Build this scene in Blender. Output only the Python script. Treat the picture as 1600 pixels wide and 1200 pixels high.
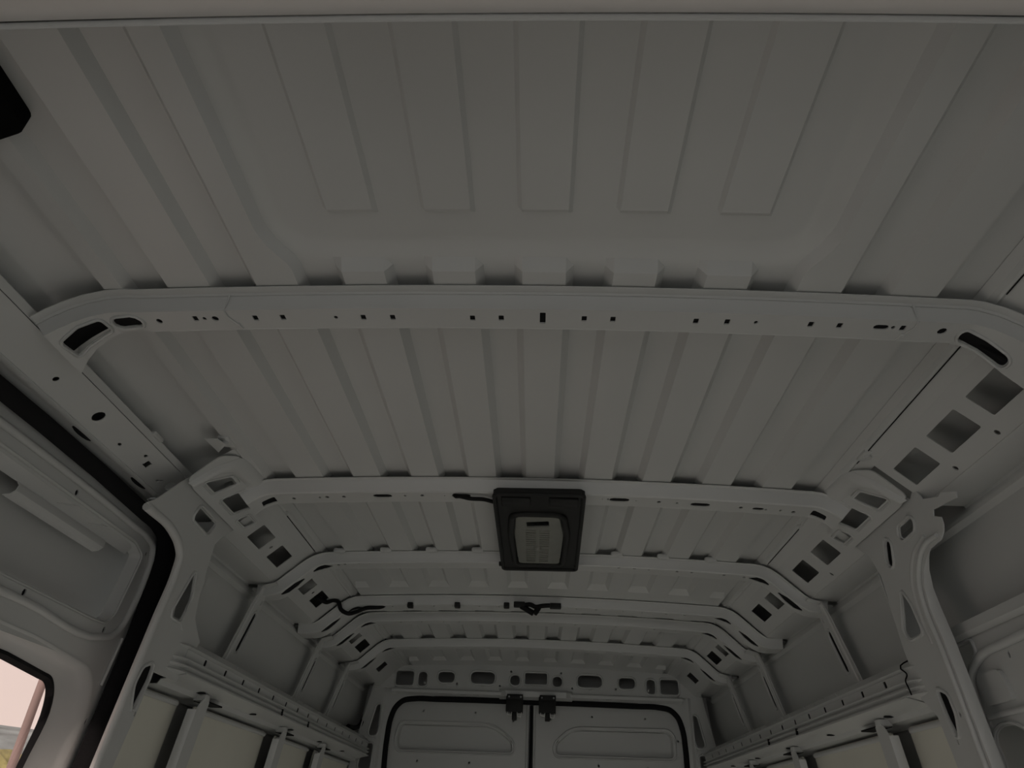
import bpy, bmesh, math, random
import numpy as np
from mathutils import Vector, Matrix
random.seed(7)
for o in list(bpy.data.objects): bpy.data.objects.remove(o)
scn = bpy.context.scene
COL = scn.collection

# ------------------------------------------------------------------ camera
F = 1100.0                                  # focal length in pixels of a 1600 px wide frame
CAM = np.array([-.0016, 0.0, 1.2])
def cam_axes(p, yaw, roll):
    cp, sp, cy, sy = math.cos(p), math.sin(p), math.cos(yaw), math.sin(yaw)
    f = np.array([sy*cp, cy*cp, sp]); r = np.array([cy, -sy, 0]); u = np.cross(r, f)
    cr, sr = math.cos(roll), math.sin(roll)
    return cr*r+sr*u, -sr*r+cr*u, f
AR, AU, AF = cam_axes(*[math.radians(a) for a in (32.27, -2.80, 2.52)])
cd = bpy.data.cameras.new('camera'); cam = bpy.data.objects.new('camera', cd); COL.objects.link(cam)
m = Matrix.Identity(4)
for i in range(3):
    m[i][0], m[i][1], m[i][2], m[i][3] = AR[i], AU[i], -AF[i], CAM[i]
cam.matrix_world = m
cd.sensor_fit = 'HORIZONTAL'; cd.sensor_width = 36; cd.lens = 36*F/1600
cd.clip_start = .02; cd.clip_end = 900
scn.camera = cam

# ------------------------------------------------------------------ sky, daylight, exposure
w = bpy.data.worlds.new('sky'); scn.world = w; w.use_nodes = True
nt = w.node_tree; nt.nodes.clear()
wo = nt.nodes.new('ShaderNodeOutputWorld'); bg = nt.nodes.new('ShaderNodeBackground')
tc = nt.nodes.new('ShaderNodeTexCoord'); sx = nt.nodes.new('ShaderNodeSeparateXYZ')
rp = nt.nodes.new('ShaderNodeValToRGB')
nz = nt.nodes.new('ShaderNodeTexNoise'); nz.inputs['Scale'].default_value = 5; nz.inputs['Detail'].default_value = 5
mxn = nt.nodes.new('ShaderNodeMixRGB'); mxn.blend_type = 'MULTIPLY'; mxn.inputs[0].default_value = .12
nt.links.new(tc.outputs['Generated'], sx.inputs[0]); nt.links.new(tc.outputs['Generated'], nz.inputs['Vector'])
nt.links.new(sx.outputs['Z'], rp.inputs[0])
cr = rp.color_ramp; cr.elements[0].position = 0.0; cr.elements[0].color = (.78, .75, .73, 1)
cr.elements[1].position = .6; cr.elements[1].color = (.80, .79, .78, 1)
nt.links.new(rp.outputs[0], mxn.inputs[1]); nt.links.new(nz.outputs['Fac'], mxn.inputs[2])
nt.links.new(mxn.outputs[0], bg.inputs[0]); nt.links.new(bg.outputs[0], wo.inputs[0])
bg.inputs[1].default_value = 1.5
try: w.cycles.sampling_method = 'AUTOMATIC'
except Exception: pass
def portal(name, loc, rot, sx_, sy_):
    l = bpy.data.lights.new(name, 'AREA'); l.shape = 'RECTANGLE'; l.size = sx_; l.size_y = sy_
    l.cycles.is_portal = True
    o = bpy.data.objects.new(name, l); COL.objects.link(o); o.location = loc; o.rotation_euler = rot
    return o
portal('windscreen_portal', (0, -1.65, 1.35), (math.radians(90), 0, 0), 1.9, .85)
portal('side_portal', (-.97, -.95, 1.32), (0, math.radians(-90), 0), .75, 1.4)
portal('side_portal', (.97, -.95, 1.32), (0, math.radians(90), 0), .75, 1.4)
scn.view_settings.view_transform = 'Standard'; scn.view_settings.look = 'None'
scn.view_settings.gamma = 1; scn.view_settings.use_curve_mapping = False
scn.view_settings.exposure = -.12
sd = bpy.data.lights.new('sun', 'SUN'); sd.energy = 4.2; sd.angle = math.radians(6); sd.color = (1.0, 1.0, .985)
sun = bpy.data.objects.new('sun', sd); COL.objects.link(sun); sun.rotation_euler = Vector((.26, math.cos(math.radians(20)), -math.sin(math.radians(20)))).to_track_quat('-Z', 'Y').to_euler()

# ------------------------------------------------------------------ pixel -> point on a named plane
def ray(u, v): return (u-800)/F*AR + (600-v)/F*AU + AF
def at(u, v, x=None, y=None, z=None):
    d = ray(u, v)
    t = (x-CAM[0])/d[0] if x is not None else (y-CAM[1])/d[1] if y is not None else (z-CAM[2])/d[2]
    return CAM+t*d

# ------------------------------------------------------------------ materials
def mat(name, col, rough=.5, metal=0., spec=.5, noise=0., nscale=12., bump=0., bscale=60., coat=0., trans=0.):
    m = bpy.data.materials.new(name); m.use_nodes = True
    t = m.node_tree; b = t.nodes['Principled BSDF']
    b.inputs['Base Color'].default_value = (*col, 1); b.inputs['Roughness'].default_value = rough
    b.inputs['Metallic'].default_value = metal; b.inputs['Specular IOR Level'].default_value = spec
    b.inputs['Coat Weight'].default_value = coat; b.inputs['Transmission Weight'].default_value = trans
    tc = t.nodes.new('ShaderNodeTexCoord')
    if noise:
        n = t.nodes.new('ShaderNodeTexNoise'); n.inputs['Scale'].default_value = nscale; n.inputs['Detail'].default_value = 4
        r = t.nodes.new('ShaderNodeValToRGB')
        r.color_ramp.elements[0].position = .3; r.color_ramp.elements[1].position = .7
        r.color_ramp.elements[0].color = tuple(c*(1-noise) for c in col)+(1,)
        r.color_ramp.elements[1].color = tuple(min(1, c*(1+noise)) for c in col)+(1,)
        t.links.new(tc.outputs['Object'], n.inputs['Vector']); t.links.new(n.outputs['Fac'], r.inputs[0])
        t.links.new(r.outputs[0], b.inputs['Base Color'])
    if bump:
        n = t.nodes.new('ShaderNodeTexNoise'); n.inputs['Scale'].default_value = bscale; n.inputs['Detail'].default_value = 3
        bp = t.nodes.new('ShaderNodeBump'); bp.inputs['Strength'].default_value = bump; bp.inputs['Distance'].default_value = .002
        t.links.new(tc.outputs['Object'], n.inputs['Vector']); t.links.new(n.outputs['Fac'], bp.inputs['Height'])
        t.links.new(bp.outputs[0], b.inputs['Normal'])
    return m
PAINT = mat('white_body_paint', (.595, .605, .595), .30, noise=.015, nscale=3, bump=.05, bscale=9)
RUBBER_AND_SHADE = mat('black_rubber_and_shade', (.012, .012, .013), .75, spec=.15, bump=.2, bscale=200)  # seals, and the black of shade pieces added behind holes
BLACKP = mat('black_plastic', (.014, .0145, .014), .5, spec=.3, bump=.15, bscale=300)
LENS = mat('grey_light_lens', (.22, .225, .20), .42, noise=.05, nscale=30)
CABLE = mat('black_cable_sleeve', (.008, .008, .008), .6, spec=.2, bump=.4, bscale=400)
CHROME = mat('zinc_metal', (.92, .92, .90), .5, metal=.2)
PALE = mat('panel_paint_lit', (.80, .79, .70), .4, noise=.03, nscale=4)  # lower panels: light falling on them is put into a paler colour
HEADER_LIT = mat('header_paint_lit', (.80, .76, .73), .5, noise=.02)  # header bar: cab light on it is put into a lighter colour
FOAM = mat('black_foam', (.006, .006, .006), .95, spec=.05, bump=.4, bscale=250)
GREYCLIP = mat('grey_metal_clip', (.35, .36, .36), .4, metal=.5)
LINER = mat('beige_headliner', (.50, .44, .40), .9, noise=.06, nscale=80)
FLOORM = mat('wooden_load_floor', (.56, .54, .49), .55, noise=.1, nscale=8)
CABM = mat('dark_cab_plastic', (.08, .08, .085), .6, noise=.1)
GLASS = mat('window_glass', (.95, .95, .95), .0, spec=.5, trans=1.)
GROUND = mat('pale_tarmac', (.45, .445, .43), .9, noise=.08, nscale=.6)
POLE = mat('brown_pole', (.20, .15, .14), .8, noise=.1, nscale=3)
HILL = mat('hazy_hill_woodland', (.19, .235, .24), .95, noise=.4, nscale=.15)
BUSH = mat('yellow_green_bush', (.30, .29, .11), .9, noise=.5, nscale=1.4)
def glassmat():
    m = GLASS; t = m.node_tree; t.nodes.clear()
    o = t.nodes.new('ShaderNodeOutputMaterial'); mx = t.nodes.new('ShaderNodeMixShader')
    a = t.nodes.new('ShaderNodeBsdfTransparent'); g = t.nodes.new('ShaderNodeBsdfGlossy'); g.inputs['Roughness'].default_value = .02
    a.inputs[0].default_value = (.92, .825, .79, 1)
    mx.inputs[0].default_value = .05
    t.links.new(a.outputs[0], mx.inputs[1]); t.links.new(g.outputs[0], mx.inputs[2])
    t.links.new(mx.outputs[0], o.inputs[0])
glassmat()

# ------------------------------------------------------------------ object helpers
def tag(o, label=None, cat=None, group=None, kind=None):
    if label: o['label'] = label
    if cat: o['category'] = cat
    if group: o['group'] = group
    if kind: o['kind'] = kind
    return o
def empty(name, loc=(0, 0, 0)):
    o = bpy.data.objects.new(name, None); COL.objects.link(o); o.location = loc; o.empty_display_size = .05
    return o
def finish(name, bm, mt, parent=None, smooth=None, kind=None):
    me = bpy.data.meshes.new(name)
    bmesh.ops.recalc_face_normals(bm, faces=bm.faces)
    if smooth:
        for f in bm.faces: f.smooth = True
        for e in bm.edges:
            if len(e.link_faces) == 2 and e.calc_face_angle(0) > math.radians(smooth): e.smooth = False
    bm.to_mesh(me); bm.free()
    me.materials.append(mt)
    o = bpy.data.objects.new(name, me); COL.objects.link(o)
    if parent:
        o.parent = parent
        if parent.type == 'EMPTY': o.matrix_parent_inverse = Matrix.Translation(-Vector(parent.location))
    if kind: o['kind'] = kind
    return o
def struct(name, bm, mt, smooth=None): return finish(name, bm, mt, None, smooth, 'structure')

def rpoly(pts, r, n=5):
    out = []; N = len(pts)
    for i in range(N):
        p = Vector(pts[i]); a = Vector(pts[i-1])-p; b = Vector(pts[(i+1) % N])-p
        ri = r[i] if isinstance(r, (list, tuple)) else r
        k = min(ri, a.length*.48, b.length*.48)
        if k < 1e-5: out.append(tuple(p)); continue
        p0 = p+a.normalized()*k; p1 = p+b.normalized()*k
        for j in range(n+1):
            t = j/n; out.append(tuple(p0*(1-t)**2+p*2*t*(1-t)+p1*t*t))
    return out
def rrect(cx, cy, w_, h_, r=0., n=3):
    p = [(cx-w_/2, cy-h_/2), (cx+w_/2, cy-h_/2), (cx+w_/2, cy+h_/2), (cx-w_/2, cy+h_/2)]
    return rpoly(p, r, n) if r else p
def circ(cx, cy, r, ry=None, n=12):
    ry = ry or r
    return [(cx+r*math.cos(2*math.pi*i/n), cy+ry*math.sin(2*math.pi*i/n)) for i in range(n)]
def capsule(a, b, r, n=5):
    a = Vector(a); b = Vector(b); d = (b-a).normalized(); q = Vector((-d.y, d.x)); out = []
    for c, s in ((b, 1), (a, -1)):
        for i in range(n+1):
            t = -math.pi/2+math.pi*i/n
            out.append(tuple(c+(d*math.cos(t)+q*math.sin(t))*r*s))
    return out
def fill2d(outline, holes=()):
    bm = bmesh.new(); es = []
    for lp in [outline]+list(holes):
        vs = [bm.verts.new((p[0], p[1], 0)) for p in lp]
        es += [bm.edges.new((vs[i], vs[(i+1) % len(vs)])) for i in range(len(vs))]
    bmesh.ops.triangle_fill(bm, use_beauty=True, use_dissolve=False, edges=es)
    return bm
def plate(name, outline, holes, fn, mt, parent=None, thick=.003, cuts=(), smooth=35, kind=None, cutsv=()):
    """sheet with real holes: 2-D outline (s,t), bent into place by fn(s,t,depth)"""
    bm = fill2d(outline, holes)
    for c in cuts:
        bmesh.ops.bisect_plane(bm, geom=bm.verts[:]+bm.edges[:]+bm.faces[:], plane_co=(c, 0, 0), plane_no=(1, 0, 0), dist=1e-6)
    for c in cutsv:
        bmesh.ops.bisect_plane(bm, geom=bm.verts[:]+bm.edges[:]+bm.faces[:], plane_co=(0, c, 0), plane_no=(0, 1, 0), dist=1e-6)
    front = list(bm.verts); st = [(v.co.x, v.co.y) for v in front]
    back = [bm.verts.new((0, 0, 0)) for _ in front]; ix = {v: i for i, v in enumerate(front)}
    bnd = [e for e in bm.edges if len(e.link_faces) == 1]
    for f in list(bm.faces): bm.faces.new([back[ix[v]] for v in reversed(f.verts)])
    for e in bnd:
        i, j = ix[e.verts[0]], ix[e.verts[1]]
        try: bm.faces.new([front[i], front[j], back[j], back[i]])
        except ValueError: pass
    for i, (s, t) in enumerate(st):
        front[i].co = fn(s, t, 0.); back[i].co = fn(s, t, thick)
    return finish(name, bm, mt, parent, smooth, kind)
def sweep_bm(rows, closed=False, bm=None, thick=None):
    bm = bm or bmesh.new()
    V = [[bm.verts.new(p) for p in r] for r in rows]
    n = len(V[0])
    for a, b in zip(V[:-1], V[1:]):
        for i in range(n if closed else n-1):
            bm.faces.new((a[i], a[(i+1) % n], b[(i+1) % n], b[i]))
    if closed:
        for r in (V[0], V[-1]):
            try: bm.faces.new(r)
            except ValueError: pass
    return bm
def solid(bm, t):
    bmesh.ops.recalc_face_normals(bm, faces=bm.faces)
    bmesh.ops.solidify(bm, geom=bm.faces[:], thickness=t)
    return bm
def tube_bm(pts, r, n=8, bm=None, cyc=False):
    pts = [Vector(p) for p in pts]; N = len(pts); rows = []
    up = None
    for i, p in enumerate(pts):
        a = pts[(i-1) % N] if (cyc or i > 0) else p; b = pts[(i+1) % N] if (cyc or i < N-1) else p
        d = (b-a).normalized()
        if up is None: up = d.orthogonal().normalized()
        up = (up-d*up.dot(d)).normalized(); q = d.cross(up)
        rr = r[i] if isinstance(r, (list, tuple)) else r
        rows.append([p+(up*math.cos(2*math.pi*k/n)+q*math.sin(2*math.pi*k/n))*rr for k in range(n)])
    if cyc: rows.append(rows[0])
    bm = bm or bmesh.new()
    V = [[bm.verts.new(p) for p in r_] for r_ in rows]
    for a, b in zip(V[:-1], V[1:]):
        for k in range(n): bm.faces.new((a[k], a[(k+1) % n], b[(k+1) % n], b[k]))
    if not cyc: bm.faces.new(V[0]); bm.faces.new(V[-1])
    else: bmesh.ops.remove_doubles(bm, verts=bm.verts, dist=1e-6)
    return bm
def tube(name, pts, r, mt, parent=None, n=8, cyc=False): return finish(name, tube_bm(pts, r, n, cyc=cyc), mt, parent, 60)
def box_bm(x0, x1, y0, y1, z0, z1, bev=0., bm=None, seg=2):
    own = bm is None; b2 = bmesh.new()
    bmesh.ops.create_cube(b2, size=1)
    for v in b2.verts: v.co = Vector(((x0+x1)/2+v.co.x*(x1-x0), (y0+y1)/2+v.co.y*(y1-y0), (z0+z1)/2+v.co.z*(z1-z0)))
    if bev: bmesh.ops.bevel(b2, geom=b2.edges[:], offset=bev, segments=seg, affect='EDGES', profile=.5)
    if own: return b2
    me = bpy.data.meshes.new('t'); b2.to_mesh(me); b2.free(); bm.from_mesh(me); bpy.data.meshes.remove(me)
    return bm
def spline(pts, n=6):
    P = [Vector(p) for p in pts]; N = len(P); out = []
    h = [max((P[i+1]-P[i]).length, 1e-6) for i in range(N-1)]
    T = []
    for i in range(N):
        if i == 0: T.append((P[1]-P[0])/h[0])
        elif i == N-1: T.append((P[-1]-P[-2])/h[-1])
        else: T.append(((P[i]-P[i-1])/h[i-1]*h[i]+(P[i+1]-P[i])/h[i]*h[i-1])/(h[i]+h[i-1]))
    for i in range(N-1):
        for k in range(n):
            t = k/n; a = 2*t**3-3*t*t+1; b = t**3-2*t*t+t; c = -2*t**3+3*t*t; d = t**3-t*t
            out.append(P[i]*a+T[i]*h[i]*b+P[i+1]*c+T[i+1]*h[i]*d)
    return out+[P[-1]]

# ------------------------------------------------------------------ body geometry: measured planes
CROWN = .0385
def roof_z(x): return 1.98-CROWN*x*x                      # underside of the low ribs
B1, B2, B3, B4, B5, B6, HDR = .92, 1.695, 2.28, 2.80, 3.05, 3.55, 4.20
RISE = .017                                               # pressed channel depth between ribs
SX0, SZ0, SS = .773, 1.942, .93                           # slanted cant-rail panel
def slant(sg, x, y, d=0.):                                # d = outward depth
    k = d/math.sqrt(1+SS*SS)
    return Vector((sg*(x+SS*k), y, SZ0-SS*(x-SX0)+k))
def side(sg, a, b):                                       # leaning wall plane, sg*x = a + b*(1.8-z)
    def fn(y, z, d=0.): return Vector((sg*(a+b*(1.8-z)+d), y, z))
    return fn

# ------------------------------------------------------------------ ground outside and far view through the side window
bm = bmesh.new(); bmesh.ops.create_grid(bm, x_segments=8, y_segments=8, size=220)
for v in bm.verts: v.co.z = -.62
struct('ground', bm, GROUND)
def heap(name, cx, cy, rx, ry, h, seed, mt, rough, label, cat, z0=-.7):
    rnd = random.Random(seed); bm = bmesh.new(); bmesh.ops.create_icosphere(bm, subdivisions=5 if rx > 20 else 4, radius=1)
    from mathutils import noise
    for v in bm.verts:
        n = noise.noise(v.co*4+Vector((seed, 0, 0)))*.5+noise.noise(v.co*11+Vector((0, seed, 0)))*.35+noise.noise(v.co*26)*.2
        k = 1+rough*n; v.co = Vector((v.co.x*rx*k, v.co.y*ry*k, max(v.co.z, -.15)*h*k))
    o = finish(name, bm, mt, None, 180); o.location = (cx, cy, z0); return tag(o, label, cat)

# ------------------------------------------------------------------ floor
struct('floor', box_bm(-.93, .93, -1.6, 4.5, -.03, 0), FLOORM)

# ------------------------------------------------------------------ ceiling: pressed roof sheet with plateau, ribs hang under it
PLX, PLY = .440, .872                                     # plateau half width and rear edge
def sheet_z(x, y):
    z = roof_z(min(abs(x), .80))+RISE
    if abs(x) > .80: z -= (abs(x)-.80)*.42
    if y < .9:
        dx = PLX-abs(x); dy = PLY-y; r = .085
        if dx < r and dy < r: d = r-math.hypot(r-dx, r-dy)
        else: d = min(dx, dy)
        z += .012*max(0, min(1, d/.028))
    return z
xs = sorted(set([round(-1.11+.03*i, 4) for i in range(75)]+[round(s*(PLX-k*.01), 4) for s in (-1, 1) for k in range(-1, 15)]))
ys = sorted(set([round(.28+.0125*i, 4) for i in range(52)]+[1.0, 1.3, 1.7, 2.1, 2.5, 3.0, 3.5, 4.0, 4.3, 4.5]))
bm = sweep_bm([[(x, y, sheet_z(x, y)) for x in xs] for y in ys])
ceil = struct('ceiling', solid(bm, -.002), PAINT, 40)

RIBS = [(-.036, .036), (.115, .186), (.267, .338), (.420, .492), (.572, .645)]
RIBS = RIBS+[(-b, -a) for a, b in RIBS[1:]]+[(-.755, -.724)]
SLOPE = .015
def rib(x0, x1, y0, y1, zfun0, low=None, end0=0., end1=0., sl=SLOPE):
    """trapezoid strip hanging from the sheet; end0/end1 = length of its sloping ends"""
    rows = []
    for y, full in ((y0, end0 == 0), (y0+end0, True), (y1-end1, True), (y1, end1 == 0)):
        r = []
        for x, dn in ((x0-sl, 0), (x0, 1), ((x0*2+x1)/3, 1), ((x0+2*x1)/3, 1), (x1, 1), (x1+sl, 0)):
            zt = zfun0(x, y)+.0015; zl = (low(x) if low else roof_z(x))
            r.append((x, y, zl if (dn and full) else zt))
        rows.append(r)
    if end0 == 0: rows = rows[1:]
    if end1 == 0: rows = rows[:-1]
    return finish('rib', sweep_bm(rows), PAINT, ceil, 30)
secs = [(B1+.06, B2+.02), (B2+.06, B3+.02), (B3+.04, B4-.04), (B4+.02, B5+.02), (B5+.03, B6+.02), (B6+.03, HDR)]
for (a, b) in RIBS:                                       # front bay: outer ribs run through, inner ones stop on the plateau
    mid = abs((a+b)/2)
    if mid > .4 and mid < .5:
        sg = 1 if a > 0 else -1; rows = []
        for y, xi in ((.30, .452), (.78, .452), (.80, .450), (.82, .445), (.84, .436), (.86, .425), (.88, .420), (B1+.02, .420)):
            xo = .492; q = [(xo+SLOPE, 0), (xo, 1), ((xo+xi)/2, 1), (xi, 1), (xi-.013, 0)]
            rows.append([(sg*x, y, roof_z(x) if f else sheet_z(x, y)+.0015) for x, f in q])
        finish('rib', sweep_bm(rows), PAINT, ceil, 30)
    elif mid > .4: rib(a, b, .30, B1+.02, sheet_z)
    else:
        rib(a, b, .30, .782, sheet_z, low=lambda x: roof_z(x)+RISE+.012-.007, end1=.014, sl=.008)
        rib(a, b, .868, B1+.02, sheet_z, end0=.018)
for i, (y0, y1) in enumerate(secs):
    for (a, b) in RIBS:
        if a < -.7 and i > 0: continue
        if i == 2: rib(a, b, y0, y1-.05, sheet_z)
        else: rib(a, b, y0, y1, sheet_z)
# bay 3 closes with a flat cross band before the fourth bow
bm = sweep_bm([[(x, y, roof_z(x)+dz) for x in np.linspace(-.70, .70, 15)] for y, dz in ((2.665, RISE), (2.69, 0), (2.79, 0))])
finish('cross_band', bm, PAINT, ceil, 30)
bm = sweep_bm([[(x, y, roof_z(x)+dz) for x in np.linspace(-.70, .70, 15)] for y, dz in ((4.06, RISE), (4.08, 0.), (4.22, -.002))])
finish('cross_band', bm, PAINT, ceil, 30)

# roof edge strips beside the slanted panels (inside the roof seam)
def edge_strip(sg, y0, y1):
    prof = [(.716, roof_z(.716)+RISE-.001), (.726, 1.9615), (.738, 1.9605), (.742, 1.957), (.7475, 1.9585), (.752, 1.956), (.773, 1.942)]
    rows = [[(sg*x, y, z) for x, z in prof] for y in (y0, y1)]
    return finish('roof_edge_seam', sweep_bm(rows), PAINT, ceil, 30)
edge_strip(1, .30, 4.2); edge_strip(-1, 1.52, 4.2)
for ya_, yb_, sg in ((.45, .90, 1), (1.0, 1.52, 1), (1.95, 2.26, 1), (1.95, 2.26, -1)): tube('seam_line', [(sg*.7445, ya_, 1.9565), (sg*.7445, yb_, 1.9565)], .0012, RUBBER_AND_SHADE, ceil, 6)

# ------------------------------------------------------------------ roof bows
PATH = [(0, None), (.70, None), (.735, 1.956), (.755, 1.9475), (.775, 1.934), (.80, 1.911), (.848, 1.8665), (.858, 1.858), (.870, 1.851), (.885, 1.8485), (.917, 1.848)]
def make_path(right, left):
    def half(p):
        out = []
        xs = list(np.linspace(0, .70, 15))
        out = [(x, roof_z(x)) for x in xs]+[(x, z) for x, z in p]
        return out
    r = half(right); l = [(-x, z) for x, z in half(left)][::-1]
    P = [Vector(p) for p in l[:-1]+r]
    S = [0.]
    for a, b in zip(P[:-1], P[1:]): S.append(S[-1]+(b-a).length)
    i0 = len(l)-1; S = [s-S[i0] for s in S]
    Nn = []
    for i in range(len(P)):
        d = (P[min(i+1, len(P)-1)]-P[max(i-1, 0)]).normalized(); Nn.append(Vector((d.y, -d.x)))
    return P, S, Nn
def path_fn(path, y0):
    P, S, Nn = path
    def fn(s, t, d=0.):                                   # s along bow, t along vehicle, d = height above sole
        s = max(S[0], min(S[-1], s)); i = max(0, min(len(S)-2, int(np.searchsorted(S, s))-1))
        k = (s-S[i])/(S[i+1]-S[i]); p = P[i].lerp(P[i+1], k); n = Nn[i].lerp(Nn[i+1], k).normalized()
        q = p+n*(DEP-d)
        return Vector((q.x, y0+t, q.y))
    return fn
DEP = .036
STD = [(.72, 1.9585), (.735, 1.954), (.755, 1.9455), (.775, 1.932), (.80, 1.909), (.848, 1.8655), (.858, 1.858), (.870, 1.8515), (.885, 1.849), (.917, 1.848)]
def s_of(path, x):
    P, S, _ = path
    return float(np.interp(x, [p.x for p in P], S))
def bow(name, y0, depth, wd, label, path, web, holes, extra_back=None, strips=None, pm=None):
    """name, front line, wall run-back, sole width"""
    global DEP
    r = empty(name, (0, y0, 1.98)); tag(r, label, 'roof beam', 'roof bows across the van')
    P, S, Nn = path
    def rows(sec): return [[(p.x+n.x*d, y0+y, p.y+n.y*d) for y, d in sec] for p, n in zip(P, Nn)]
    pm = pm or PAINT
    finish('web', solid(sweep_bm(rows(web)), .002), pm, r, 30)
    fn = path_fn(path, y0)
    s0, s1 = S[0], S[-1]; ya = web[-1][0]; yb = ya+wd
    if extra_back: out = [(s0, ya), (s1, ya)]+[(s, t) for s, t in extra_back]
    else: out = [(s0, ya), (s1, ya), (s1, yb), (s0, yb)]
    cuts = [s for s in S[1:-1]]
    plate('sole', out, holes, fn, pm, r, .0025, cuts)
    if extra_back: plate('hole_shade_strip', [(s_of(path, .68), yb-.010), (s_of(path, .74), yb-.010), (s_of(path, .84), yb-.010), (s_of(path, .84), yb+.03), (s_of(path, .78), yb+.012), (s_of(path, .74), yb+.002), (s_of(path, .68), yb-.002)], [], lambda s, t, d=0.: fn(s, t, .0034+d), RUBBER_AND_SHADE, r, .003, [c for c in cuts if c > .68])  # added black piece, paints the shade inside the long end hole
    for sa, sb in strips or [(s0+.004, s1-.004)]:
        plate('hole_shade_strip', [(sa, ya+.003), (sb, ya+.003), (sb, yb-.003), (sa, yb-.003)], [], lambda s, t, d=0.: fn(s, t, .0034+d), RUBBER_AND_SHADE, r, .003, [c for c in cuts if sa < c < sb])  # added black strip just above the sole, paints its holes dark
    back = [(yb, web[-1][1]), (yb+.006, .012), (yb+.02, .004)]
    if not extra_back: finish('back_flange', solid(sweep_bm(rows(back)), .002), PAINT, r, 30)
    return r, fn, ya

# bow 0: header bar over the cab opening
path0 = make_path(STD, STD)
r, fn, ya = bow('roof_bow', .372, 0, .06, 'pale wide header bar crossing the very top of the picture', path0, [(-.02, 0), (-.015, .045), (-.005, .048)], [], None, None, HEADER_LIT)
# beam 1
R1 = [(.72, 1.9575), (.75, 1.946), (.78, 1.927), (.82, 1.893), (.855, 1.862), (.872, 1.852), (.917, 1.848)]
L1 = [(.72, 1.962), (.755, 1.9585), (.79, 1.948), (.82, 1.933), (.845, 1.916), (.864, 1.899)]
path1 = make_path(R1, L1); S1 = path1[1]
def zb(x): return roof_z(x)-DEP
holes = []
def h1(u, v, w_, l_, kind='r'):
    x = 0.
    for _ in range(4): p = at(u, v, z=zb(x)); x = p[0]
    s = s_of(path1, x); t = p[1]-B1
    if kind == 'r': holes.append(rrect(s, t, w_, l_, .001, 1))
    elif kind == 'o': holes.append(capsule((s-w_/2, t), (s+w_/2, t), l_/2))
    else: holes.append(circ(s, t, w_/2, l_/2, 10))
for u, v, k in [(304, 498, 'r'), (318, 498, 'c2'), (335, 498, 'c'), (398, 497, 'r'), (441, 496, 'r'), (524, 496, 'c2'), (567, 496, 'r'), (613, 496, 'r'), (738, 497, 'r'), (783, 497, 'r'), (913, 498, 'r'), (958, 499, 'r'), (1088, 502, 'r'), (1137, 503, 'r'), (1182, 504, 'c2'), (1268, 507, 'r'), (1313, 509, 'r'), (1397, 512, 'c2'), (1412, 513, 'r')]:
    if k == 'r': h1(u, v, .009, .014)
    elif k == 'c': h1(u, v, .012, .014, 'c')
    else: h1(u, v, .007, .009, 'c')
h1(848, 497, .010, .030); h1(1378, 511.5, .012, .013, 'o')
h1(248, 502, .010, .014, 'c'); h1(1474, 518, .015, .018, 'c')
sL = S1[0]; sR = S1[-1]
holes.append(capsule((s_of(path1, -.745), .047), (s_of(path1, -.715), .045), .013))
ban = [(s_of(path1, .700), .048), (s_of(path1, .73), .056), (s_of(path1, .76), .064), (s_of(path1, .795), .075)]
up = [(s, t-.013) for s, t in ban]; dn = [(s, t+.013) for s, t in ban[::-1]]
holes.append(rpoly(up+dn, [.012, .02, .02, .012, .012, .02, .02, .012], 4))
big = [(s_of(path1, -.853), .050), (s_of(path1, -.82), .036), (s_of(path1, -.778), .033), (s_of(path1, -.772), .062), (s_of(path1, -.80), .072), (s_of(path1, -.83), .083), (s_of(path1, -.848), .094)]
holes.append(rpoly(big, .006, 3))
back1 = [(sR, .118), (s_of(path1, .80), .098), (s_of(path1, .75), .082), (s_of(path1, .70), .074), (s_of(path1, .64), .072), (s_of(path1, -.70), .072), (s_of(path1, -.745), .073), (s_of(path1, -.785), .082), (s_of(path1, -.82), .098), (s_of(path1, -.843), .114), (sL, .135)]
r1, fn1, ya1 = bow('roof_bow', B1, 0, .052, 'long perforated roof bow nearest the camera with oval-holed ends', path1, [(-.002, .002), (.012, .0035), (.0145, .006), (.0175, .005), (.0195, .009), (.0205, .036)], holes, back1, [(s_of(path1, -.765), s_of(path1, .84))])
plate('hole_shade_strip', [(s_of(path1, -.855), .025), (s_of(path1, -.77), .025), (s_of(path1, -.77), .075), (s_of(path1, -.855), .10)], [], lambda s, t, d=0.: fn1(s, t, .022+d), RUBBER_AND_SHADE, r1, .003, [s_of(path1, x) for x in (-.84, -.82, -.80, -.785)])  # added black sheet for the shade inside the large left hole
rows = [[fn1(sv, t, d) for t, d in ((.072, 0), (.078, .026), (.09, .034))] for sv in np.linspace(s_of(path1, -.70), s_of(path1, .66), 14)]
finish('back_flange', solid(sweep_bm(rows), .002), PAINT, r1, 30)
def rim(parent, fn, loop, r=.0018, off=-.0008):
    pts = [fn(s, t, off) for s, t in loop]
    return tube('hole_rim', pts, r, PAINT, parent, 6, True)
def grow(loop, k):
    c = Vector((sum(p[0] for p in loop)/len(loop), sum(p[1] for p in loop)/len(loop)))
    out = []
    for i, p in enumerate(loop):
        a = Vector(loop[i-1]); b = Vector(loop[(i+1) % len(loop)]); d = (b-a)
        if d.length < 1e-7: continue
        n = Vector((d.y, -d.x)).normalized(); q = Vector(p)
        if (q+n*1e-4-c).length < (q-c).length: n = -n
        out.append(tuple(q+n*k))
    return out
for h in holes[-3:]: rim(r1, fn1, grow(h, .004), .003)
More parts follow.
